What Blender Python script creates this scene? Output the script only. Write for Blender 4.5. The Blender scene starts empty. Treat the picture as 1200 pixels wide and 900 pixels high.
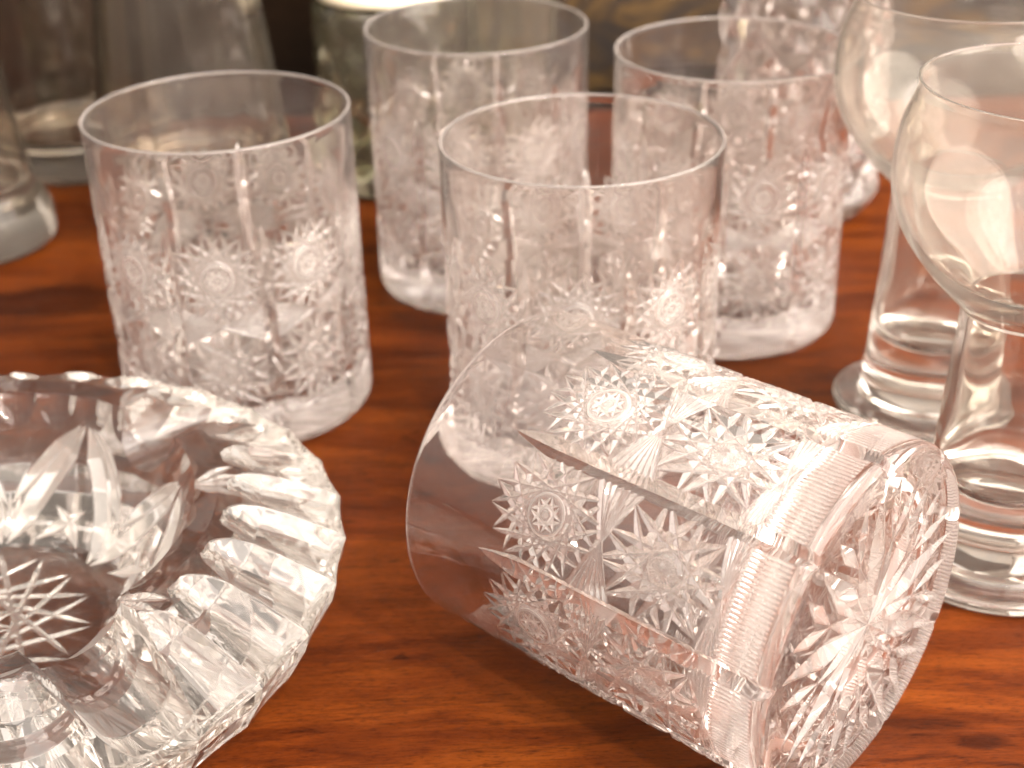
import bpy, math, random
import numpy as np
from mathutils import Matrix, Vector

random.seed(3)
rng = np.random.default_rng(3)
S = bpy.context.scene
COL = S.collection
PI = math.pi

# ------------------------------------------------------------------ camera
CAM_H, PITCH, ROLL = 0.23335, math.radians(28.567), math.radians(-1.49)
cam_d = bpy.data.cameras.new('camera')
cam = bpy.data.objects.new('camera', cam_d)
COL.objects.link(cam)
cp, sp, cr, sr = math.cos(PITCH), math.sin(PITCH), math.cos(ROLL), math.sin(ROLL)
fw = Vector((0, cp, -sp)); up0 = Vector((0, sp, cp)); rt0 = Vector((1, 0, 0))
rt = cr * rt0 + sr * up0
up = -sr * rt0 + cr * up0
M = Matrix((rt, up, -fw)).transposed().to_4x4()
M.translation = Vector((0, 0, CAM_H))
cam.matrix_world = M
cam_d.sensor_width = 36.0
cam_d.lens = 50.15
cam_d.clip_start = 0.01
cam_d.clip_end = 60
cam_d.dof.use_dof = True
cam_d.dof.focus_distance = 0.305
cam_d.dof.aperture_fstop = 15.0
S.camera = cam

# ------------------------------------------------------------------ world and lamps
W = bpy.data.worlds.new('World')
S.world = W
W.use_nodes = True
wt = W.node_tree
bg = wt.nodes['Background']
bg.inputs['Strength'].default_value = 0.74
w_tc = wt.nodes.new('ShaderNodeTexCoord')
w_sx = wt.nodes.new('ShaderNodeSeparateXYZ')
w_rp = wt.nodes.new('ShaderNodeValToRGB')
w_mr = wt.nodes.new('ShaderNodeMapRange')
wt.links.new(w_tc.outputs['Generated'], w_sx.inputs[0])
wt.links.new(w_sx.outputs['Z'], w_mr.inputs['Value'])
w_mr.inputs['From Min'].default_value = -1.0
w_mr.inputs['From Max'].default_value = 1.0
wt.links.new(w_mr.outputs['Result'], w_rp.inputs['Fac'])
w_e = w_rp.color_ramp.elements
w_e[0].position, w_e[0].color = 0.40, (0.13, 0.09, 0.07, 1)      # floor of the room
w_e[1].position, w_e[1].color = 0.95, (1.0, 0.91, 0.85, 1)        # pale ceiling
w_m = w_e.new(0.55)
w_m.color = (0.47, 0.405, 0.36, 1)                                 # walls
wt.links.new(w_rp.outputs['Color'], bg.inputs['Color'])


def area(name, loc, target, sx, sy, power, colr, shape='RECTANGLE'):
    d = bpy.data.lights.new(name, 'AREA')
    d.shape = shape
    d.size, d.size_y, d.energy, d.color = sx, sy, power, colr
    o = bpy.data.objects.new(name, d)
    COL.objects.link(o)
    o.location = loc
    o.rotation_euler = (Vector(target) - Vector(loc)).to_track_quat('-Z', 'Y').to_euler()
    return o


area('window_light', (0.98, 0.00, 0.70), (0.05, 0.32, 0.03), 1.9, 1.7, 25, (1.0, 0.905, 0.83), 'ELLIPSE')
area('overhead_light', (0.45, -0.10, 1.35), (0.05, 0.32, 0.0), 2.1, 1.9, 22, (1.0, 0.92, 0.86), 'ELLIPSE')
for lx, ly, lz in [(0.55, -0.42, 0.85), (0.80, 0.25, 0.95), (0.30, -0.55, 1.05)]:
    d = bpy.data.lights.new('bulb_light', 'POINT')
    d.energy, d.shadow_soft_size, d.color = 30.0, 0.016, (1.0, 0.88, 0.76)
    o = bpy.data.objects.new('bulb_light', d)
    COL.objects.link(o)
    o.location = (lx, ly, lz)

S.view_settings.view_transform = 'Standard'
S.view_settings.look = 'None'
S.view_settings.exposure = 0.95
S.view_settings.gamma = 1.0
S.view_settings.use_curve_mapping = False

cy = S.cycles
cy.max_bounces = 28
cy.transmission_bounces = 28
cy.glossy_bounces = 8
cy.diffuse_bounces = 3
cy.transparent_max_bounces = 8
cy.caustics_reflective = True
cy.caustics_refractive = True
cy.blur_glossy = 0.4
cy.sample_clamp_indirect = 6.0
cy.use_denoising = True
cy.denoiser = 'OPENIMAGEDENOISE'
cy.denoising_input_passes = 'RGB_ALBEDO_NORMAL'


# ------------------------------------------------------------------ helpers
def nodes(name):
    m = bpy.data.materials.new(name)
    m.use_nodes = True
    nt = m.node_tree
    nt.nodes.clear()
    return m, nt, nt.nodes.new('ShaderNodeOutputMaterial')


def add(nt, kind, **kw):
    n = nt.nodes.new(kind)
    for k, v in kw.items():
        if k in n.inputs:
            n.inputs[k].default_value = v
        else:
            setattr(n, k, v)
    return n


def ramp(nt, fac, stops):
    r = nt.nodes.new('ShaderNodeValToRGB')
    e = r.color_ramp.elements
    while len(e) < len(stops):
        e.new(0.5)
    for el, (p, c) in zip(e, stops):
        el.position = p
        el.color = (*c, 1) if len(c) == 3 else c
    nt.links.new(fac, r.inputs['Fac'])
    return r


def glass(name, colr=(0.985, 0.97, 0.96), rough=0.0, ior=1.52, dust=0.06, dust_col=(0.86, 0.80, 0.76),
          scale=60.0, streak=(1, 1, 1), vary=0.6, frost=0.0):
    """clear glass under a thin uneven film of dust and handling marks"""
    m, nt, out = nodes(name)
    g = add(nt, 'ShaderNodeBsdfGlass', Color=(*colr, 1), Roughness=rough, IOR=ior)
    L = nt.links
    tc = add(nt, 'ShaderNodeTexCoord')
    mp = add(nt, 'ShaderNodeMapping')
    mp.inputs['Scale'].default_value = streak
    L.new(tc.outputs['Object'], mp.inputs['Vector'])
    n1 = add(nt, 'ShaderNodeTexNoise', Scale=scale, Detail=5.0, Roughness=0.65)
    L.new(mp.outputs['Vector'], n1.inputs['Vector'])
    mr = add(nt, 'ShaderNodeMapRange')
    L.new(n1.outputs['Fac'], mr.inputs['Value'])
    mr.inputs['From Min'].default_value = 0.3
    mr.inputs['From Max'].default_value = 0.75
    mr.inputs['To Min'].default_value = dust * (1 - vary)
    mr.inputs['To Max'].default_value = dust * (1 + vary)
    # a few separate specks
    n2 = add(nt, 'ShaderNodeTexNoise', Scale=1900.0, Detail=1.0)
    L.new(tc.outputs['Object'], n2.inputs['Vector'])
    sp_ = add(nt, 'ShaderNodeMapRange')
    L.new(n2.outputs['Fac'], sp_.inputs['Value'])
    sp_.inputs['From Min'].default_value = 0.70
    sp_.inputs['From Max'].default_value = 0.80
    sp_.inputs['To Max'].default_value = 0.22
    sm = add(nt, 'ShaderNodeMath', operation='ADD', use_clamp=True)
    L.new(mr.outputs['Result'], sm.inputs[0])
    L.new(sp_.outputs['Result'], sm.inputs[1])
    if frost:
        # ground faces of the cuts stay matt
        at = add(nt, 'ShaderNodeAttribute', attribute_name='ground')
        fm = add(nt, 'ShaderNodeMath', operation='MULTIPLY_ADD', use_clamp=True)
        L.new(at.outputs['Fac'], fm.inputs[0])
        fm.inputs[1].default_value = frost
        L.new(sm.outputs[0], fm.inputs[2])
        sm = fm
    df = add(nt, 'ShaderNodeBsdfDiffuse', Color=(*dust_col, 1))
    tl = add(nt, 'ShaderNodeBsdfTranslucent', Color=(*dust_col, 1))
    dm = add(nt, 'ShaderNodeMixShader', Fac=0.5)
    L.new(df.outputs[0], dm.inputs[1])
    L.new(tl.outputs[0], dm.inputs[2])
    mx = add(nt, 'ShaderNodeMixShader')
    L.new(sm.outputs[0], mx.inputs['Fac'])
    L.new(g.outputs[0], mx.inputs[1])
    L.new(dm.outputs[0], mx.inputs[2])
    L.new(mx.outputs[0], out.inputs['Surface'])
    return m


def mesh_np(name, verts, quads, mat, smooth=True, sharp=None, ground=None):
    me = bpy.data.meshes.new(name)
    n, k = len(verts), len(quads)
    me.vertices.add(n)
    me.vertices.foreach_set('co', np.ascontiguousarray(verts, dtype=np.float32).ravel())
    me.loops.add(k * 4)
    me.loops.foreach_set('vertex_index', np.ascontiguousarray(quads, dtype=np.int32).ravel())
    me.polygons.add(k)
    me.polygons.foreach_set('loop_start', np.arange(0, k * 4, 4, dtype=np.int32))
    me.polygons.foreach_set('loop_total', np.full(k, 4, dtype=np.int32))
    me.update(calc_edges=True)
    me.validate()
    me.polygons.foreach_set('use_smooth', np.full(len(me.polygons), smooth))
    if sharp is not None:
        me.set_sharp_from_angle(angle=math.radians(sharp))
    if ground is not None:
        a = me.attributes.new('ground', 'FLOAT', 'POINT')
        a.data.foreach_set('value', np.ascontiguousarray(ground, dtype=np.float32).ravel())
    me.materials.append(mat)
    me.update()
    return me


def grid_quads(ni, nj, wrap_j=False, flip=False):
    """rows i, columns j; vertex index i*nj+j"""
    J = nj if wrap_j else nj - 1
    i, j = np.meshgrid(np.arange(ni - 1), np.arange(J), indexing='ij')
    a = i * nj + j
    b = i * nj + (j + 1) % nj
    c = (i + 1) * nj + (j + 1) % nj
    d = (i + 1) * nj + j
    q = np.stack([a, b, c, d], -1).reshape(-1, 4)
    return q[:, ::-1] if flip else q


def resample(prof, step, corners=None):
    """densify a polyline of (r, z)"""
    out = []
    for (a, b) in zip(prof[:-1], prof[1:]):
        a, b = np.array(a), np.array(b)
        k = max(1, int(math.ceil(np.hypot(*(b - a)) / step)))
        for q in range(k):
            out.append(a + (b - a) * q / k)
    out.append(np.array(prof[-1]))
    return np.array(out)


def spline(pts, n=12):
    """Catmull-Rom through (r, z) points"""
    P = np.array(pts, float)
    P = np.vstack([2 * P[0] - P[1], P, 2 * P[-1] - P[-2]])
    out = []
    for k in range(1, len(P) - 2):
        p0, p1, p2, p3 = P[k - 1:k + 3]
        for t in np.linspace(0, 1, n, endpoint=False):
            out.append(0.5 * (2 * p1 + (p2 - p0) * t + (2 * p0 - 5 * p1 + 4 * p2 - p3) * t * t
                              + (3 * p1 - p0 - 3 * p2 + p3) * t ** 3))
    out.append(P[-2])
    return np.array(out)


def lathe(name, prof, mat, nth=160, mod=None, flip=False, sharp=None, worn=None):
    """revolve (r, z); for a profile walked upward on the outside, normals point outward"""
    P = np.array(prof, float)
    th = np.arange(nth) * 2 * PI / nth
    r = np.repeat(P[:, :1], nth, 1)
    z = np.repeat(P[:, 1:2], nth, 1)
    if mod is not None:
        r, z = mod(r, z, np.repeat(th[None], len(P), 0))
    V = np.stack([r * np.cos(th), r * np.sin(th), z], -1).reshape(-1, 3)
    g = None if worn is None else ((z > worn) if worn > 0 else (z < -worn)).astype(float)
    return mesh_np(name, V, grid_quads(len(P), nth, True, flip), mat, True, sharp, g)


def ob(name, me, parent=None):
    o = bpy.data.objects.new(name, me)
    COL.objects.link(o)
    o.parent = parent
    return o


def thing(name, label, cat, loc=(0, 0, 0), rz=0.0, group=None):
    o = bpy.data.objects.new(name, None)
    o.empty_display_size = 0.02
    COL.objects.link(o)
    o.location = loc
    o.rotation_euler = (0, 0, rz)
    o['label'] = label
    o['category'] = cat
    if group:
        o['group'] = group
    return o


def groove(u, v, a, b, depth, slope, tap=0.2, curve=1.0):
    """depth of a V cut from a to b (arrays in mm), pointed at both ends"""
    ax, ay = a
    dx, dy = b[0] - ax, b[1] - ay
    Ln = math.hypot(dx, dy)
    dx, dy = dx / Ln, dy / Ln
    t = (u - ax) * dx + (v - ay) * dy
    d = np.abs(-(u - ax) * dy + (v - ay) * dx)
    e = np.clip(np.minimum(t, Ln - t) / (tap * Ln), -1, 1)
    e = np.where(e > 0, np.abs(e) ** curve, e)
    return np.maximum(0, depth * e - d * slope)


def star_poly(u, v, cx, cz, rx, rz, n, k, depth, slope, tap, phase=0.0, curve=1.0):
    h = np.zeros_like(u)
    g = random.Random(n * 100 + k + int(rx * 10))
    ja = [phase + 2 * PI * (i + g.uniform(-0.045, 0.045)) / n for i in range(n)]
    jr = [g.uniform(0.95, 1.03) for i in range(n)]
    for i in range(n):
        a0, a1 = ja[i], ja[(i + k) % n]
        r0, r1 = jr[i], jr[(i + k) % n]
        h = np.maximum(h, groove(u, v, (cx + r0 * rx * math.cos(a0), cz + r0 * rz * math.sin(a0)),
                                 (cx + r1 * rx * math.cos(a1), cz + r1 * rz * math.sin(a1)),
                                 depth * g.uniform(0.88, 1.08), slope, tap, curve))
    return h


# ------------------------------------------------------------------ materials
G_CLEAR = glass('clear_crystal', dust=0.022, scale=45)
G_LIP = glass('worn_lip_crystal', dust=0.020, scale=38, vary=1.0, frost=0.14, dust_col=(0.92, 0.87, 0.83))
G_INNER = glass('inside_crystal', dust=0.022, scale=45)
G_CUT = glass('cut_crystal', rough=0.015, dust=0.012, scale=120, frost=0.15, dust_col=(0.90, 0.85, 0.81))
G_RIB = glass('reeded_crystal', rough=0.02, dust=0.02, scale=120, frost=0.24, dust_col=(0.90, 0.85, 0.81))
G_ASH = glass('ashtray_crystal', colr=(0.945, 0.935, 0.92), dust=0.022, scale=90, ior=1.54, dust_col=(0.75, 0.71, 0.66))
G_ASHCUT = glass('ashtray_cut_crystal', colr=(0.945, 0.935, 0.92), rough=0.02, dust=0.022, scale=90, ior=1.54, frost=0.30, dust_col=(0.80, 0.76, 0.71))
G_GOB = glass('goblet_glass', colr=(0.985, 0.975, 0.95), dust=0.05, scale=28, streak=(1, 1, 0.6), vary=0.5)
G_GOBSTEM = glass('goblet_stem_glass', colr=(0.985, 0.975, 0.955), dust=0.03, scale=40)
G_BACK = glass('old_glass', colr=(0.925, 0.90, 0.86), dust=0.014, scale=30, streak=(1, 1, 0.25), frost=0.10, dust_col=(0.8, 0.77, 0.71))
G_GREEN = glass('greenish_glass', colr=(0.91, 0.905, 0.84), rough=0.02, dust=0.04, scale=30, dust_col=(0.66, 0.65, 0.56))


def wood_material():
    m, nt, out = nodes('polished_mahogany')
    L = nt.links
    tc = add(nt, 'ShaderNodeTexCoord')

    def mapped(scale, rot, warp=0.0):
        mp = add(nt, 'ShaderNodeMapping')
        mp.inputs['Scale'].default_value = scale
        mp.inputs['Rotation'].default_value = (0, 0, math.radians(rot))
        src = tc.outputs['Object']
        if warp:
            wn = add(nt, 'ShaderNodeTexNoise', Scale=9.0, Detail=2.0)
            L.new(src, wn.inputs['Vector'])
            vm = add(nt, 'ShaderNodeVectorMath', operation='MULTIPLY_ADD')
            L.new(wn.outputs['Color'], vm.inputs[0])
            vm.inputs[1].default_value = (warp, warp, 0)
            L.new(src, vm.inputs[2])
            src = vm.outputs[0]
        L.new(src, mp.inputs['Vector'])
        return mp.outputs['Vector']

    def mult(a, b, fac):
        mx = add(nt, 'ShaderNodeMix', data_type='RGBA', blend_type='MULTIPLY')
        mx.inputs[0].default_value = fac
        L.new(a, mx.inputs[6])
        L.new(b, mx.inputs[7])
        return mx.outputs[2]

    big = add(nt, 'ShaderNodeTexNoise', Scale=6.5, Detail=5.0, Roughness=0.6, Distortion=0.9)
    L.new(mapped((1, 7, 1), 3.0, 0.03), big.inputs['Vector'])
    mid = add(nt, 'ShaderNodeTexNoise', Scale=26.0, Detail=6.0, Roughness=0.68, Distortion=0.7)
    L.new(mapped((1, 9, 1), 3.5, 0.02), mid.inputs['Vector'])
    fine = add(nt, 'ShaderNodeTexNoise', Scale=150.0, Detail=5.0, Roughness=0.75, Distortion=0.3)
    L.new(mapped((1, 8, 1), 4.0, 0.012), fine.inputs['Vector'])
    patch = add(nt, 'ShaderNodeTexNoise', Scale=8.0, Detail=4.0, Roughness=0.6, Distortion=0.4)
    L.new(mapped((1, 1.7, 1), 10), patch.inputs['Vector'])
    base = ramp(nt, big.outputs['Fac'], [(0.28, (0.028, 0.0050, 0.0006)), (0.44, (0.058, 0.0108, 0.0010)),
                                         (0.58, (0.086, 0.0182, 0.0016)), (0.74, (0.045, 0.0084, 0.0008))])
    col = mult(base.outputs['Color'], ramp(nt, mid.outputs['Fac'], [(0.30, (0.52, 0.46, 0.42)), (0.47, (0.95, 0.93, 0.9)), (0.66, (1.22, 1.26, 1.3))]).outputs['Color'], 0.9)
    col = mult(col, ramp(nt, fine.outputs['Fac'], [(0.34, (0.40, 0.34, 0.30)), (0.45, (1, 1, 1)), (0.70, (1.25, 1.25, 1.25))]).outputs['Color'], 0.8)
    col = mult(col, ramp(nt, patch.outputs['Fac'], [(0.33, (0.45, 0.38, 0.36)), (0.46, (1, 1, 1)), (0.62, (1.12, 1.2, 1.3))]).outputs['Color'], 0.85)
    pore = add(nt, 'ShaderNodeTexNoise', Scale=520.0, Detail=2.0, Roughness=0.6)
    L.new(mapped((1, 5, 1), 4.0), pore.inputs['Vector'])
    col = mult(col, ramp(nt, pore.outputs['Fac'], [(0.36, (0.45, 0.40, 0.38)), (0.43, (1, 1, 1)), (0.80, (1.15, 1.15, 1.15))]).outputs['Color'], 0.7)

    # old stains, each with its own outline; left one also paints in light falloff
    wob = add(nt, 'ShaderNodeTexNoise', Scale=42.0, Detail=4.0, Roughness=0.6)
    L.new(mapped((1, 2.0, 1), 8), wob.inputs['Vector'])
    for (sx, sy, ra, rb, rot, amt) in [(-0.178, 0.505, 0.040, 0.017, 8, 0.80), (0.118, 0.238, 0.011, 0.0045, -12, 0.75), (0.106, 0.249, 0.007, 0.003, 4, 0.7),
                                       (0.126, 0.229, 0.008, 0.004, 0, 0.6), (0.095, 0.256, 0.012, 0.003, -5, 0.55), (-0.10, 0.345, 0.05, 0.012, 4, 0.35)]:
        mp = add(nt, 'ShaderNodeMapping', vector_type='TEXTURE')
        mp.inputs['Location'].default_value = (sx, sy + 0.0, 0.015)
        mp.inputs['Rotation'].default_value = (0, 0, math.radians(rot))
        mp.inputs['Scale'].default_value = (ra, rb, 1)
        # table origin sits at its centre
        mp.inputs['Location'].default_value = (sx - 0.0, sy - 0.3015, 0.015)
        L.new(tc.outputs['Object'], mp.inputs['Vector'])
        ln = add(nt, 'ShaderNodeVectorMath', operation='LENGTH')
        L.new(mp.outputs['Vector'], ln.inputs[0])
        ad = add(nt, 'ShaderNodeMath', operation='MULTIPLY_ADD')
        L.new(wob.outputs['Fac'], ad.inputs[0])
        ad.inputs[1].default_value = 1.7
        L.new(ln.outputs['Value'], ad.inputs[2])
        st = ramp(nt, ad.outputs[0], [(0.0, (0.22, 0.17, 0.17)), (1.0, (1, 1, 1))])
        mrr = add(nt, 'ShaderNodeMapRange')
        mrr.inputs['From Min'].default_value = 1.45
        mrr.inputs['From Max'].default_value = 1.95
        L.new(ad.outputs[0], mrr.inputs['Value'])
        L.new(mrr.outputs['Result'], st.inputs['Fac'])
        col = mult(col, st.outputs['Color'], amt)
    # dark dents and ink stains along the grain
    dn = add(nt, 'ShaderNodeTexNoise', Scale=58.0, Detail=3.0, Roughness=0.55, Distortion=0.3)
    L.new(mapped((1, 3.0, 1), 6), dn.inputs['Vector'])
    col = mult(col, ramp(nt, dn.outputs['Fac'], [(0.29, (0.10, 0.09, 0.09)), (0.335, (1, 1, 1))]).outputs['Color'], 0.85)
    # long hairline cracks
    ck = add(nt, 'ShaderNodeTexNoise', Scale=14.0, Detail=2.0, Roughness=0.5)
    L.new(mapped((1, 13, 1), 7.5, 0.01), ck.inputs['Vector'])
    ckd = add(nt, 'ShaderNodeMath', operation='SUBTRACT')
    L.new(ck.outputs['Fac'], ckd.inputs[0])
    ckd.inputs[1].default_value = 0.40
    cka = add(nt, 'ShaderNodeMath', operation='ABSOLUTE')
    L.new(ckd.outputs[0], cka.inputs[0])
    col = mult(col, ramp(nt, cka.outputs[0], [(0.0, (0.30, 0.26, 0.24)), (0.012, (1, 1, 1))]).outputs['Color'], 0.6)
    b = add(nt, 'ShaderNodeBsdfPrincipled')
    b.inputs['Specular IOR Level'].default_value = 0.08
    L.new(col, b.inputs['Base Color'])
    rr = add(nt, 'ShaderNodeMapRange')
    L.new(mid.outputs['Fac'], rr.inputs['Value'])
    rr.inputs['To Min'].default_value = 0.30
    rr.inputs['To Max'].default_value = 0.55
    L.new(rr.outputs['Result'], b.inputs['Roughness'])
    bp = add(nt, 'ShaderNodeBump', Strength=0.35, Distance=0.0005)
    L.new(fine.outputs['Fac'], bp.inputs['Height'])
    L.new(bp.outputs['Normal'], b.inputs['Normal'])
    L.new(b.outputs[0], out.inputs['Surface'])
    return m


# ------------------------------------------------------------------ table and what is behind it
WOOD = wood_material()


def box(name, x0, x1, y0, y1, z0, z1, mat, parent=None, bevel=0.0):
    import bmesh
    bm = bmesh.new()
    bmesh.ops.create_cube(bm, size=1)
    bmesh.ops.scale(bm, vec=(x1 - x0, y1 - y0, z1 - z0), verts=bm.verts)
    if bevel:
        bmesh.ops.bevel(bm, geom=bm.edges[:], offset=bevel, segments=3, affect='EDGES', profile=0.5)
    me = bpy.data.meshes.new(name)
    bm.to_mesh(me)
    bm.free()
    for p in me.polygons:
        p.use_smooth = False
    me.materials.append(mat)
    o = ob(name, me, parent)
    o.location = ((x0 + x1) / 2, (y0 + y1) / 2, (z0 + z1) / 2)
    return o


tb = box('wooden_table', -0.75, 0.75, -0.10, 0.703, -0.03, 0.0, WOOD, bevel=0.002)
tb['label'] = 'reddish brown polished wooden table top under all the glassware'
tb['category'] = 'table'


def dark_material():
    m, nt, out = nodes('dark_walnut')
    L = nt.links
    tc = add(nt, 'ShaderNodeTexCoord')
    n = add(nt, 'ShaderNodeTexNoise', Scale=9.0, Detail=4.0)
    mp = add(nt, 'ShaderNodeMapping')
    mp.inputs['Scale'].default_value = (0.7, 1, 3)
    L.new(tc.outputs['Object'], mp.inputs['Vector'])
    L.new(mp.outputs['Vector'], n.inputs['Vector'])
    r = ramp(nt, n.outputs['Fac'], [(0.3, (0.003, 0.0018, 0.0010)), (0.7, (0.012, 0.006, 0.0027))])
    b = add(nt, 'ShaderNodeBsdfPrincipled', Roughness=0.6)
    b.inputs['Specular IOR Level'].default_value = 0.05
    L.new(r.outputs['Color'], b.inputs['Base Color'])
    L.new(b.outputs[0], out.inputs['Surface'])
    return m


def gilt_material():
    m, nt, out = nodes('tarnished_gilt_paint')
    L = nt.links
    tc = add(nt, 'ShaderNodeTexCoord')
    n = add(nt, 'ShaderNodeTexNoise', Scale=22.0, Detail=3.0, Roughness=0.6, Distortion=1.2)
    mp = add(nt, 'ShaderNodeMapping')
    mp.inputs['Scale'].default_value = (1, 1, 2.2)
    L.new(tc.outputs['Object'], mp.inputs['Vector'])
    L.new(mp.outputs['Vector'], n.inputs['Vector'])
    r = ramp(nt, n.outputs['Fac'], [(0.38, (0.010, 0.006, 0.004)), (0.52, (0.024, 0.012, 0.0024)), (0.62, (0.06, 0.031, 0.005)), (0.75, (0.03, 0.02, 0.012))])
    b = add(nt, 'ShaderNodeBsdfPrincipled', Roughness=0.5)
    L.new(r.outputs['Color'], b.inputs['Base Color'])
    L.new(b.outputs[0], out.inputs['Surface'])
    return m


DARK = dark_material()
bw = box('back_wall', -1.2, 1.2, 0.86, 0.90, -0.6, 0.9, DARK)
bw['kind'] = 'structure'
pt = thing('painted_panel', 'dark panel with ochre and gold painted ornament standing behind the tumblers', 'painting', (0.0, 0.80, -0.0495))
box('panel', 0.0 - 0.02, 0.62, 0.012, 0.020, 0.034, 0.40, gilt_material(), pt)
# child boxes carry local coordinates
fr_ = [(-0.045, 0.645, 0.004, 0.026, 0.0, 0.034), (-0.045, 0.645, 0.004, 0.026, 0.40, 0.43),
       (-0.045, -0.02, 0.004, 0.026, 0.034, 0.40), (0.62, 0.645, 0.004, 0.026, 0.034, 0.40)]
for f in fr_:
    box('frame_rail', *f, DARK, pt, bevel=0.003)
shelf = box('back_ledge', -1.2, 1.2, 0.707, 0.86, -0.09, -0.05, DARK)
shelf['kind'] = 'structure'

# ------------------------------------------------------------------ the cut tumbler
R = 41.0      # outer radius in mm
NP = 9        # panels round the wall
PW = PI * R / NP  # half width of one panel


def long_mitre(u, v):
    h = np.zeros_like(u)
    for s in (-1, 1):
        h = np.maximum(h, groove(u, v, (s * PW, 76.5), (s * PW, -4.5), 2.45, 0.95, 0.13, 0.75))
    return h


def bowtie(u, v, v0, spread, n, depth):
    h = np.zeros_like(u)
    for a in np.linspace(-spread, spread, n):
        h = np.maximum(h, groove(u, v, (-PW - 2, v0 + a * 1.15), (PW + 2, v0 - a * 1.15), depth, 0.95, 0.03))
    return h


def cut_field(u, v):
    h = long_mitre(u, v)
    # upper hobstar
    hob = star_poly(u, v, 0, 60.4, 14.5, 15.8, 16, 6, 0.92, 0.98, 0.20, PI / 16, 0.9)
    rr = np.hypot(u, v - 60.4)
    inside = rr < 5.0
    button = star_poly(u, v, 0, 60.4, 4.5, 4.5, 8, 3, 0.50, 0.95, 0.22, 0.0)
    ringc = np.maximum(0, 0.42 - np.abs(rr - 5.2) * 0.9)
    button = np.maximum(button, 0.10 + 0.06 * np.cos(rr * 1.2))
    hob = np.where(inside, button, hob)
    hob = np.maximum(hob, ringc)
    h = np.maximum(h, hob)
    # lower star of long kite rays
    st = star_poly(u, v, 0, 29.3, 14.9, 17.4, 12, 5, 1.55, 0.84, 0.40, PI / 12, 0.85)
    for i in range(24):
        a = 2 * PI * i / 24
        st = np.maximum(st, groove(u, v, (0, 29.3), (4.6 * math.cos(a), 29.3 + 5.6 * math.sin(a)), 1.3, 1.7, 0.5))
    h = np.maximum(h, st)
    h = np.maximum(h, bowtie(u, v, 45.4, 6.0, 7, 0.78))
    h = np.maximum(h, bowtie(u, v, 14.8, 3.4, 6, 0.68))
    return h


def rib_field(u, v):
    h = long_mitre(u, v)
    ph = np.abs(((u + PW) / (2 * PW / 27)) % 1.0 - 0.5) * 2      # 0 at the groove, 1 on the crest
    env = np.clip(np.minimum(v - 2.9, 12.9 - v) / 0.9, 0, 1)
    rib = 0.46 * env * (0.5 + 0.5 * np.cos(ph * PI))
    return np.maximum(h, rib)


def ground_of(u, v, h):
    """matt on the fine cuts, polished in the long mitres, extra matt on the hobstar button"""
    g = np.clip((h - 0.03) / 0.12, 0, 1)
    g = np.where(long_mitre(u, v) >= h - 1e-6, 0.12 * g, g)
    return np.where(np.hypot(u, v - 60.4) < 5.0, g * 2.0, g)


def panel_mesh(name, v0, v1, field, mat, step=0.10):
    nu = int(round(2 * PW / step)) + 1
    nv = int(round((v1 - v0) / step)) + 1
    U, V = np.meshgrid(np.linspace(-PW, PW, nu), np.linspace(v0, v1, nv))
    H = field(U, V)
    r = (R - H) * 0.001
    th = U / R
    P = np.stack([r * np.cos(th), r * np.sin(th), V * 0.001], -1).reshape(-1, 3)
    return mesh_np(name, P, grid_quads(nv, nu), mat, ground=ground_of(U, V, H))


HOB = panel_mesh('hobstar_panel', 46.0, 76.5, cut_field, G_CUT)
STAR = panel_mesh('star_panel', 13.0, 46.0, cut_field, G_CUT)
RIB = panel_mesh('ribbed_panel', 2.6, 13.0, rib_field, G_RIB)

# clear upper wall, lip and inside
lip = [(41.0, 76.5), (41.0, 99.3), (40.9, 99.75), (40.6, 100.0), (40.25, 99.95), (40.0, 99.6), (39.95, 99.0), (39.2, 84.0), (38.5, 76.5)]
RIM = lathe('rim_band', resample(np.array(lip) * 0.001, 0.003), G_LIP, 240, worn=0.0995)
inner = spline([(38.5, 76.5), (38.0, 62), (37.5, 45), (37.2, 30), (36.6, 22), (34.6, 16.5), (31, 13.4), (26, 12.2), (14, 11.6), (0.05, 11.5)], 8)
INNER = lathe('inner_wall', inner * 0.001, G_INNER, 200)


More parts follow.
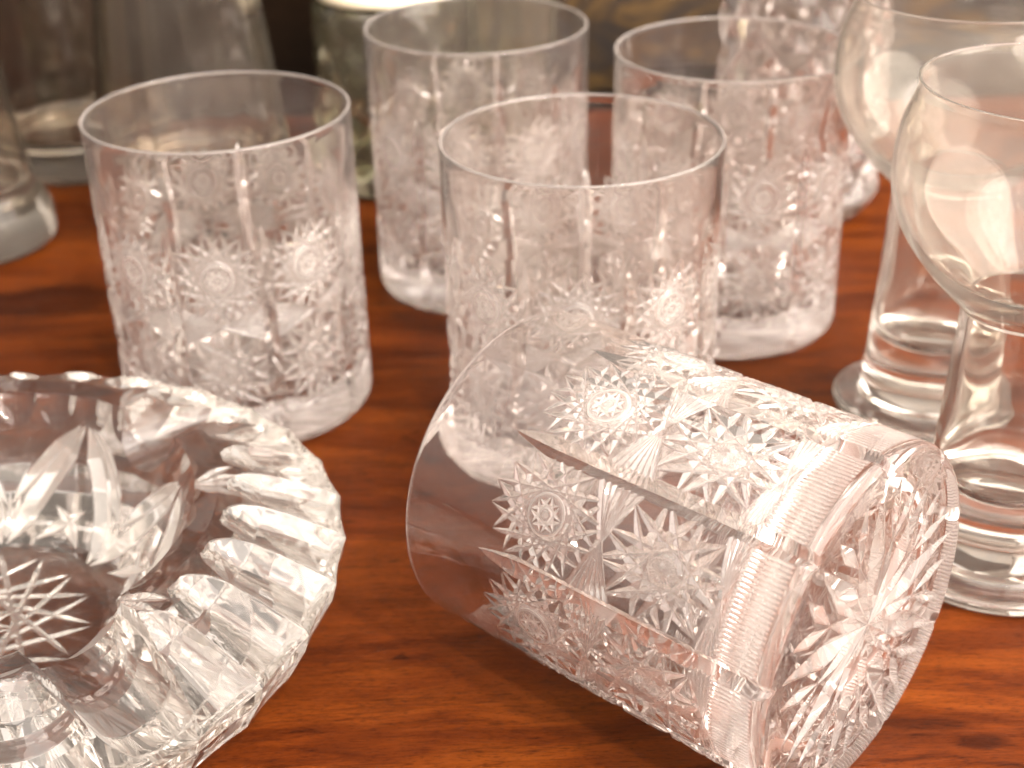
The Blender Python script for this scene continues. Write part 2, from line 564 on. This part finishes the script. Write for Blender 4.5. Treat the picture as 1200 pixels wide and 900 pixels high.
def base_mesh():
    # recessed star-cut disc, foot ring, heel; walked from the axis outward, then up
    rr = np.concatenate([np.linspace(0.05, 36.0, 260), 36.0 + np.linspace(0, 1, 8)[1:] * 1.8])
    nth = 900
    th = np.arange(nth) * 2 * PI / nth
    Rg, T = np.meshgrid(rr, th, indexing='ij')
    u, v = Rg * np.cos(T), Rg * np.sin(T)
    z = np.clip((36.6 - Rg) / 6.0, 0, 1) * 0.5
    cut = np.zeros_like(z)
    for i in range(NP):
        a = 2 * PI * (i + 0.5) / NP
        c_, s_ = math.cos(a), math.sin(a)
        cut = np.maximum(cut, groove(u, v, (-1.5 * c_, -1.5 * s_), (36.5 * c_, 36.5 * s_), 3.0, 0.70, 0.62))
        a = 2 * PI * i / NP
        c_, s_ = math.cos(a), math.sin(a)
        cut = np.maximum(cut, groove(u, v, (-1.0 * c_, -1.0 * s_), (21 * c_, 21 * s_), 2.0, 0.70, 0.6))
        for dd in (-0.16, 0.16):
            cut = np.maximum(cut, groove(u, v, (19 * c_, 19 * s_), (35 * math.cos(a + dd), 35 * math.sin(a + dd)), 1.3, 0.7, 0.5))
    z = z + cut
    k = 12
    ang = np.linspace(0, PI / 2, k + 1)[1:]
    hr = 37.8 + 3.2 * np.sin(ang)
    hz = 2.6 * (1 - np.cos(ang))
    # the long mitres run out over the heel
    R2 = np.repeat(hr[:, None], nth, 1)
    Z2 = np.repeat(hz[:, None], nth, 1)
    Uc = np.repeat((((T[:1] / (2 * PI) * NP + 0.5) % 1.0) - 0.5) * 2 * PW, k, 0)
    R2 = R2 - long_mitre(Uc, Z2)
    Rall = np.vstack([Rg, R2])
    Zall = np.vstack([z, Z2])
    Tall = np.repeat(th[None], len(Rall), 0)
    P = np.stack([Rall * np.cos(Tall), Rall * np.sin(Tall), Zall], -1).reshape(-1, 3) * 0.001
    gb = np.zeros(Rall.shape)
    gb[:len(rr)] = np.clip((cut - 0.05) / 0.3, 0, 1) * 0.9  # matt white on the polished blades stands in for their bright reflections
    return mesh_np('base', P, grid_quads(len(Rall), nth, True), G_CUT, ground=gb)


BASE = base_mesh()


def build_tumbler(label):
    t = thing('cut_glass_tumbler', label, 'tumbler', group='cut crystal tumblers with hobstar panels')
    ob('rim_band', RIM, t)
    ob('inner_wall', INNER, t)
    ob('base', BASE, t)
    for nm, me in (('hobstar_panel', HOB), ('star_panel', STAR), ('ribbed_panel', RIB)):
        for k in range(NP):
            o = ob(nm, me, t)
            o.rotation_euler = (0, 0, 2 * PI * k / NP)
    return t


def dup(root, label):
    r = root.copy()
    COL.objects.link(r)
    r['label'] = label
    for ch in list(root.children):
        c = ch.copy()
        COL.objects.link(c)
        c.parent = r
    return r


EPS = 0.0003
standing = [
    ((-0.0886, 0.4262), 113.5, 'upright cut crystal tumbler standing behind the ashtray'),
    ((-0.0098, 0.5203), 98.6, 'upright cut crystal tumbler at the back, in front of the greenish jar'),
    ((0.0217, 0.3917), 105.0, 'upright cut crystal tumbler directly behind the tumbler lying on its side'),
    ((0.0788, 0.4803), 77.8, 'upright cut crystal tumbler at the back beside the rear goblet'),
]
first = None
for (x, y), ph, lab in standing:
    if first is None:
        first = build_tumbler(lab)
        t = first
    else:
        t = dup(first, lab)
    t.location = (x, y, EPS)
    t.rotation_euler = (0, 0, math.radians(ph))
lying = dup(first, 'cut crystal tumbler lying on its side with its star cut base towards us')
yaw = math.radians(-43.13)
dv = Vector((math.cos(yaw), math.sin(yaw), 0))
nv_ = Vector((-math.sin(yaw), math.cos(yaw), 0))
a_ = math.radians(150.4)
X = math.cos(a_) * nv_ + math.sin(a_) * Vector((0, 0, 1))
Z = -dv
Y = Z.cross(X)
ML = Matrix((X, Y, Z)).transposed().to_4x4()
ML.translation = Vector((0.0019, 0.3093, 0.041 + EPS)) + dv * 0.100
lying.matrix_world = ML

# ------------------------------------------------------------------ goblets
gob_out = spline([(17.2, 75.3), (19.6, 78.0), (28.0, 87.0), (34.4, 96.5), (37.3, 105.5), (37.7, 114), (36.6, 122), (34.4, 128), (33.5, 131), (33.7, 133.4)], 10)
gob_in = spline([(33.0, 133.4), (32.8, 131), (33.6, 128), (35.7, 122), (36.7, 114), (36.2, 105.5), (33.1, 96.8), (26.8, 88.2), (18.0, 80.6), (14.8, 77.0)], 10)
GB = lathe('bowl', np.vstack([gob_out, [(33.6, 133.65), (33.35, 133.75), (33.15, 133.6)], gob_in]) * 0.001, G_GOB, 200)
st_out = spline([(20.6, 7.0), (20.2, 12), (19.6, 22), (18.6, 40), (17.6, 60), (17.1, 70), (17.2, 75.3)], 10)
st_in = spline([(14.8, 77.0), (14.6, 70), (15.0, 60), (15.5, 44), (16.6, 34), (16.3, 28.5), (13.6, 25.4), (9, 24.3), (0.05, 24.0)], 10)
GS = lathe('stem', st_out * 0.001, G_GOBSTEM, 160)
GSI = lathe('stem_cavity', st_in * 0.001, G_GOBSTEM, 160)
ft = [(0.05, 2.6), (10, 2.2), (18, 0.9), (22, 0.0), (26.5, 0.0), (28.4, 0.5), (29.1, 1.7), (28.8, 3.0), (27.2, 3.8), (23.5, 4.4), (21.6, 5.2), (20.6, 7.0)]
GF = lathe('foot', spline(ft, 6) * 0.001, G_GOBSTEM, 160)


def build_goblet(label):
    t = thing('goblet', label, 'goblet', group='hollow stem goblets')
    ob('bowl', GB, t)
    s = ob('stem', GS, t)
    ob('stem_cavity', GSI, s)
    ob('foot', GF, t)
    return t


def dup2(root, label):
    r = root.copy()
    COL.objects.link(r)
    r['label'] = label
    for ch in list(root.children):
        c = ch.copy()
        COL.objects.link(c)
        c.parent = r
        for g in ch.children:
            d = g.copy()
            COL.objects.link(d)
            d.parent = c
    return r


g1 = build_goblet('nearer clear goblet with round bowl, cut off by the right edge')
g1.location = (0.1310, 0.3225, EPS)
g2 = dup2(g1, 'farther clear goblet with round bowl, its foot disc behind the nearer goblet')
g2.location = (0.1350, 0.4085, EPS)


# ------------------------------------------------------------------ the ashtray
def ashtray():
    t = thing('crystal_ashtray', 'heavy round cut crystal ashtray with scalloped rim and cigarette rests', 'ashtray', (-0.142, 0.291, EPS))
    nth = 1920
    th = np.arange(nth) * 2 * PI / nth
    NF = 32
    ph0 = math.radians(3.9)
    f = (((th - ph0) / (2 * PI) * NF) % 1.0 - 0.5) * 2        # -1..1, ridge at +-1
    scoop = 1 - f ** 2

    def emit(name, P2, disp_r, disp_z, mat, notch=True, sharp=28, ground=None):
        r = P2[:, :1] + disp_r
        z = P2[:, 1:2] + disp_z
        if notch:
            for q in range(4):
                a = math.radians(46 + 90 * q)
                dlt = (th - a + PI) % (2 * PI) - PI
                d = np.abs(r * np.sin(dlt)[None])
                rho = 12.0
                zc = 29.0 + rho + np.clip((r - 62) / 30, 0, 1) * -3.0
                near = (np.abs(dlt)[None] < 0.5) & (d < rho) & (r > 50)
                zmax = zc - np.sqrt(np.maximum(rho ** 2 - d ** 2, 0))
                z = np.where(near, np.minimum(z, np.maximum(zmax, 10)), z)
        P = np.stack([r * np.cos(th), r * np.sin(th), z], -1).reshape(-1, 3) * 0.001
        ob(name, mesh_np(name, P, grid_quads(len(P2), nth, True), mat, True, sharp, ground), t)

    # underside and outer wall, from the axis outward and up to the edge
    und = resample([(0.05, 1.2), (54, 1.2), (56, 0.0), (60, 0.0)], 1.2)
    RG = np.repeat(und[:, :1], nth, 1)
    u, v = RG * np.cos(th), RG * np.sin(th)
    cut = np.zeros_like(u)
    emit('underside', und, 0 * cut, cut, G_ASH, False, None)
    ow = resample([(60, 0.0), (72, 1.6), (84, 6.0), (93, 14.0), (98.0, 23.0), (99.4, 28.0)], 0.9)
    w = np.clip((ow[:, 0] - 60) / 34, 0, 1)[:, None]
    emit('outer_wall', ow, -1.1 * scoop[None] * w ** 3, 0 * scoop[None] * w, G_ASH, False)

    # top slope with tongue flutes, edge to crest
    tp = resample([(99.4, 28.0), (98.6, 29.2), (86, 36.2), (75, 41.0), (69.0, 42.2), (63.0, 41.6)], 0.55)
    rr = tp[:, :1]
    w0 = np.clip((rr - 60) / 34, 0, 1)
    ed = np.clip((rr - 97.0) / 2.4, 0, 1)
    cutd = np.clip(3.6 * np.clip((rr - 71.0) / 9, 0, 1) ** 0.6 - 3.6 * (f ** 2)[None], 0, None) * (rr > 71)
    cutd = cutd * (1 - 0.5 * ed)
    U = (rr - 64) + 0 * th[None]
    fan = np.zeros((len(tp), nth))
    for q in range(16):
        a = math.radians(11.25 + 22.5 * q)
        dlt = ((th - a + PI) % (2 * PI) - PI)[None] * 68
        if q % 2 == 0:
            for k in (-1.5, -0.5, 0.5, 1.5):
                fan = np.maximum(fan, groove(U, dlt + 0 * U, (-3, 0.0), (11.5 - abs(k), 4.6 * k), 1.2, 0.55, 0.5))
    cutd = np.maximum(cutd, fan)
    emit('rim', tp, -1.1 * scoop[None] * w0 * ed - cutd * 0.40, -cutd * 0.90, G_ASHCUT, ground=np.clip(fan / 0.3, 0, 1) * 0.5 + np.clip((cutd - fan) / 0.3, 0, 1) * 0.14)

    # inside wall
    wl = spline([(63.0, 41.6), (61.8, 39.6), (58.6, 32.5), (53.2, 23), (46.8, 14.5), (41.5, 10.0), (37.0, 8.2)], 36)
    sl = np.r_[0, np.cumsum(np.hypot(*np.diff(wl, axis=0).T))]
    Ln = sl[-1]
    Vv = (Ln - sl)[:, None] + 0 * th[None]           # 0 at the floor, Ln at the crest
    f2 = (((th - ph0) / (2 * PI) * NF) % 1.0 - 0.5) * 2
    gw = np.zeros_like(Vv)
    cut = np.clip(1.9 * (1 - f2[None] ** 2 * 1.0) - 1.9 * ((Ln - Vv) / 9.5) ** 2, 0, None)
    rm = 53.0
    for q in range(8):
        a = math.radians(67.5 + 45 * q)
        dl = ((th - a + PI) % (2 * PI) - PI)[None] * rm + 0 * Vv
        hw = math.radians(22.5) * rm
        m_ = np.abs(dl) < hw + 4
        top = Ln - 8.0
        h = np.zeros_like(Vv)
        for s in (-1, 1):
            h = np.maximum(h, groove(dl, Vv, (0, top + 1), (s * hw * 0.98, -1), 2.2, 0.62, 0.22))
            h = np.maximum(h, groove(dl, Vv, (s * 1.0, top + 1.2), (s * hw * 1.0, 11.5), 1.5, 0.6, 0.3))
            h = np.maximum(h, groove(dl, Vv, (-s * 10.0, 1.5), (s * 6.0, 13.0), 1.3, 0.62, 0.4))
            for k in (-1, 0, 1):
                h = np.maximum(h, groove(dl, Vv, (s * hw, 1.0), (s * hw + 3.6 * k, 16), 1.0, 0.75, 0.4))
        h = np.where(m_, h, 0)
        gw = np.maximum(gw, np.clip((h - 0.05) / 0.2, 0, 1))
        cut = np.maximum(cut, h)
    nr = np.gradient(wl, axis=0)
    nr = nr / np.hypot(nr[:, 0], nr[:, 1])[:, None]
    # walking inward and down: the glass lies outward and below
    n_r, n_z = -nr[:, 1:2], nr[:, :1]
    emit('well_wall', wl, cut * n_r, cut * n_z, G_ASHCUT, ground=gw)

    # floor of the well
    fl = resample([(37.0, 8.2), (35.5, 7.8), (0.05, 7.6)], 0.5)
    RG = np.repeat(fl[:, :1], nth, 1)
    u, v = RG * np.cos(th), RG * np.sin(th)
    cut = star_poly(u, v, 0, 0, 34, 34, 16, 6, 0.75, 0.8, 0.12, PI / 8)
    cut = np.maximum(cut, star_poly(u, v, 0, 0, 14, 14, 12, 5, 0.7, 0.8, 0.2))
    cut = cut * np.clip((37 - RG) / 0.6, 0, 1)
    emit('well_floor', fl, 0 * cut, -cut, G_ASHCUT, False, None, 0.35 * np.clip((cut - 0.05) / 0.2, 0, 1))
    return t


ASH = ashtray()

# ------------------------------------------------------------------ glass further back


def vessel(name, label, cat, loc, outer, innerp, mat, mod=None, mod_in=None, nth=200, rz=0.0, worn=None):
    """outer: walked from the axis under the base out and up to the lip; inner: lip down to the axis"""
    t = thing(name, label, cat, loc, rz)
    ob('body', lathe('body', outer * 0.001, mat, nth, mod, worn=worn), t)
    ob('inner_wall', lathe('inner_wall', innerp * 0.001, mat, nth, mod_in), t)
    return t


G_DIA = glass('diamond_cut_crystal', dust=0.03, scale=60)


def flutes(n, amp, z0=0.0, z1=9.0):
    def f(r, z, th):
        w = np.clip((z - z0) / 0.006, 0, 1) * np.clip((z1 - z) / 0.006, 0, 1)
        return r - amp * w * np.abs(np.sin(th * n / 2)), z
    return f


# tall fluted carafe behind the left tumbler
co = np.vstack([spline([(0.05, 1.5), (30, 1.2), (36, 0), (39, 0.5), (40.2, 3), (40, 8), (38.6, 20), (35, 60), (31, 100), (26, 140), (20, 170), (17, 200), (18.5, 220)], 8)])
ci = np.vstack([spline([(17.0, 220), (15.4, 200), (18, 170), (24, 139), (29, 100), (33, 60), (36.4, 24), (35.6, 16), (31, 12.2), (15, 11.2), (0.05, 11)], 8)])
vessel('carafe', 'tall clear carafe tapering upward, behind the left upright tumbler', 'carafe', (-0.134, 0.592, EPS), co * [[1.1, 1]], ci * [[1.1, 1]], G_BACK,
       flutes(14, 0.0009, 0.012))

# thick footed vase at the left edge
lo = spline([(0.05, 1.5), (24, 1.2), (30, 0), (33.4, 1.2), (34.6, 5), (34.2, 14), (31, 22), (28.4, 30), (25.6, 60), (23.6, 90), (23, 120), (24, 150)], 8)
li = spline([(22.4, 150), (21.2, 120), (21.8, 90), (23.6, 60), (25.6, 34), (25.0, 27), (21, 24), (10, 23), (0.05, 23)], 8)
vessel('bell_vase', 'clear glass vase with thick flared foot, at the left edge', 'vase', (-0.228, 0.568, EPS), lo, li, G_BACK, worn=-0.018)

# straight beaker behind the two
bo = spline([(0.05, 1.5), (26, 1.2), (33, 0), (36, 1.0), (37.2, 4), (37, 12), (36, 18), (36, 40), (36.4, 80), (37, 120), (37.8, 150)], 8)
bi = spline([(36.2, 150), (35.2, 120), (34.4, 80), (34.0, 40), (33.6, 24), (32, 19), (27, 17.4), (12, 17), (0.05, 17)], 8)
bk = vessel('beaker', 'tall straight clear beaker with heavy base, between carafe and left vase', 'beaker', (-0.206, 0.668, EPS), bo, bi, G_BACK, worn=-0.012)


# knobbly band of glass beads down the beaker
def bumps(na, dz, amp):
    def f(r, z, th):
        k = np.floor(z / dz)
        a = np.cos(th * na + PI * (k % 2)) * np.cos((z / dz - 0.5 - k) * PI)
        return r + amp * a * np.clip(z / 0.02, 0, 1), z
    return f


# knobbly greenish jar with a cream lid
jo = resample([(0.05, 1.5), (24, 1.2), (29, 0.0), (32.5, 1.5), (34, 6), (34.2, 30), (34.2, 78), (33.5, 82), (31.0, 84)], 1.4)
ji = resample([(31.0, 84), (30.8, 81), (30.6, 30), (29, 16), (22, 12), (0.05, 11)], 3)
vessel('greenish_jar', 'knobbly greenish glass jar behind the back tumbler, under a cream lid', 'jar', (-0.050, 0.634, EPS), jo, ji, G_GREEN, bumps(11, 0.011, 0.0010), nth=300)
m_, nt_, out_ = nodes('cream_ceramic')
wb = add(nt_, 'ShaderNodeBsdfPrincipled', Roughness=0.5)
wn = add(nt_, 'ShaderNodeTexNoise', Scale=60.0, Detail=3.0)
wr = ramp(nt_, wn.outputs['Fac'], [(0.3, (0.66, 0.57, 0.41)), (0.7, (0.76, 0.69, 0.53))])
nt_.links.new(wr.outputs['Color'], wb.inputs['Base Color'])
nt_.links.new(wb.outputs[0], out_.inputs['Surface'])
cd = ob('cream_lid', lathe('cream_lid', spline([(0.05, 0), (24, 0), (29.0, 0.4), (31.5, 1.5), (32, 3.5), (31, 6), (24, 9), (8, 11), (6.5, 15), (8, 20), (5, 23), (0.05, 23.5)], 8) * 0.001, m_, 96))
cd.location = (-0.050, 0.634, 0.0846)
cd['label'] = 'cream coloured round lid on the knobbly greenish jar'
cd['category'] = 'lid'
vo = resample([(0.05, 1.5), (16, 1.2), (20, 0.0), (22.5, 1.5), (23, 6), (21, 40), (20, 80), (21, 120)], 1.6)
vi = resample([(18.6, 120), (17.6, 80), (18.4, 40), (19, 18), (14, 13), (0.05, 12)], 3)
vessel('greenish_tumbler', 'plain greenish glass seen only through the back tumbler', 'glass', (0.004, 0.622, EPS), vo, vi, G_GREEN, bumps(9, 0.03, 0.0005))


# diamond cut vase behind the right back tumbler
def diamonds(r, z, th):
    z0, z1 = 0.012, 0.14
    w = np.clip((z - z0) / 0.004, 0, 1) * np.clip((z1 - z) / 0.004, 0, 1)
    a = th * 6 / PI
    b = z / 0.021
    p, q = (a + b) % 1.0, (a - b) % 1.0
    c = np.minimum(np.abs(p - 0.5), np.abs(q - 0.5)) * 2
    return r - 0.0042 * w * (1 - c), z


do = resample([(0.05, 1.5), (22, 1.2), (28, 0), (33, 3), (37, 10), (38, 18), (36, 40), (34.5, 70), (36, 100), (40, 130), (43, 150)], 0.8)
di = spline([(40, 150), (36.5, 130), (32, 100), (30.5, 70), (31.5, 40), (32, 26), (29, 19), (20, 16), (0.05, 15)], 8)
vessel('diamond_cut_vase', 'heavy diamond cut crystal vase behind the right back tumbler', 'vase', (0.124, 0.588, EPS), do, di, G_DIA, diamonds, nth=420)

# small glass whose foot peeks in at the left edge
so = spline([(0.05, 1.2), (16, 1.0), (20, 0), (24, 1.0), (25, 3), (24.6, 12), (23.5, 30), (24, 50)], 8)
si = spline([(22.6, 50), (22, 30), (22.4, 14), (20, 9), (10, 8), (0.05, 8)], 8)
vessel('shot_glass', 'small clear glass just peeking in at the left edge', 'glass', (-0.2245, 0.489, EPS), so, si, G_BACK)
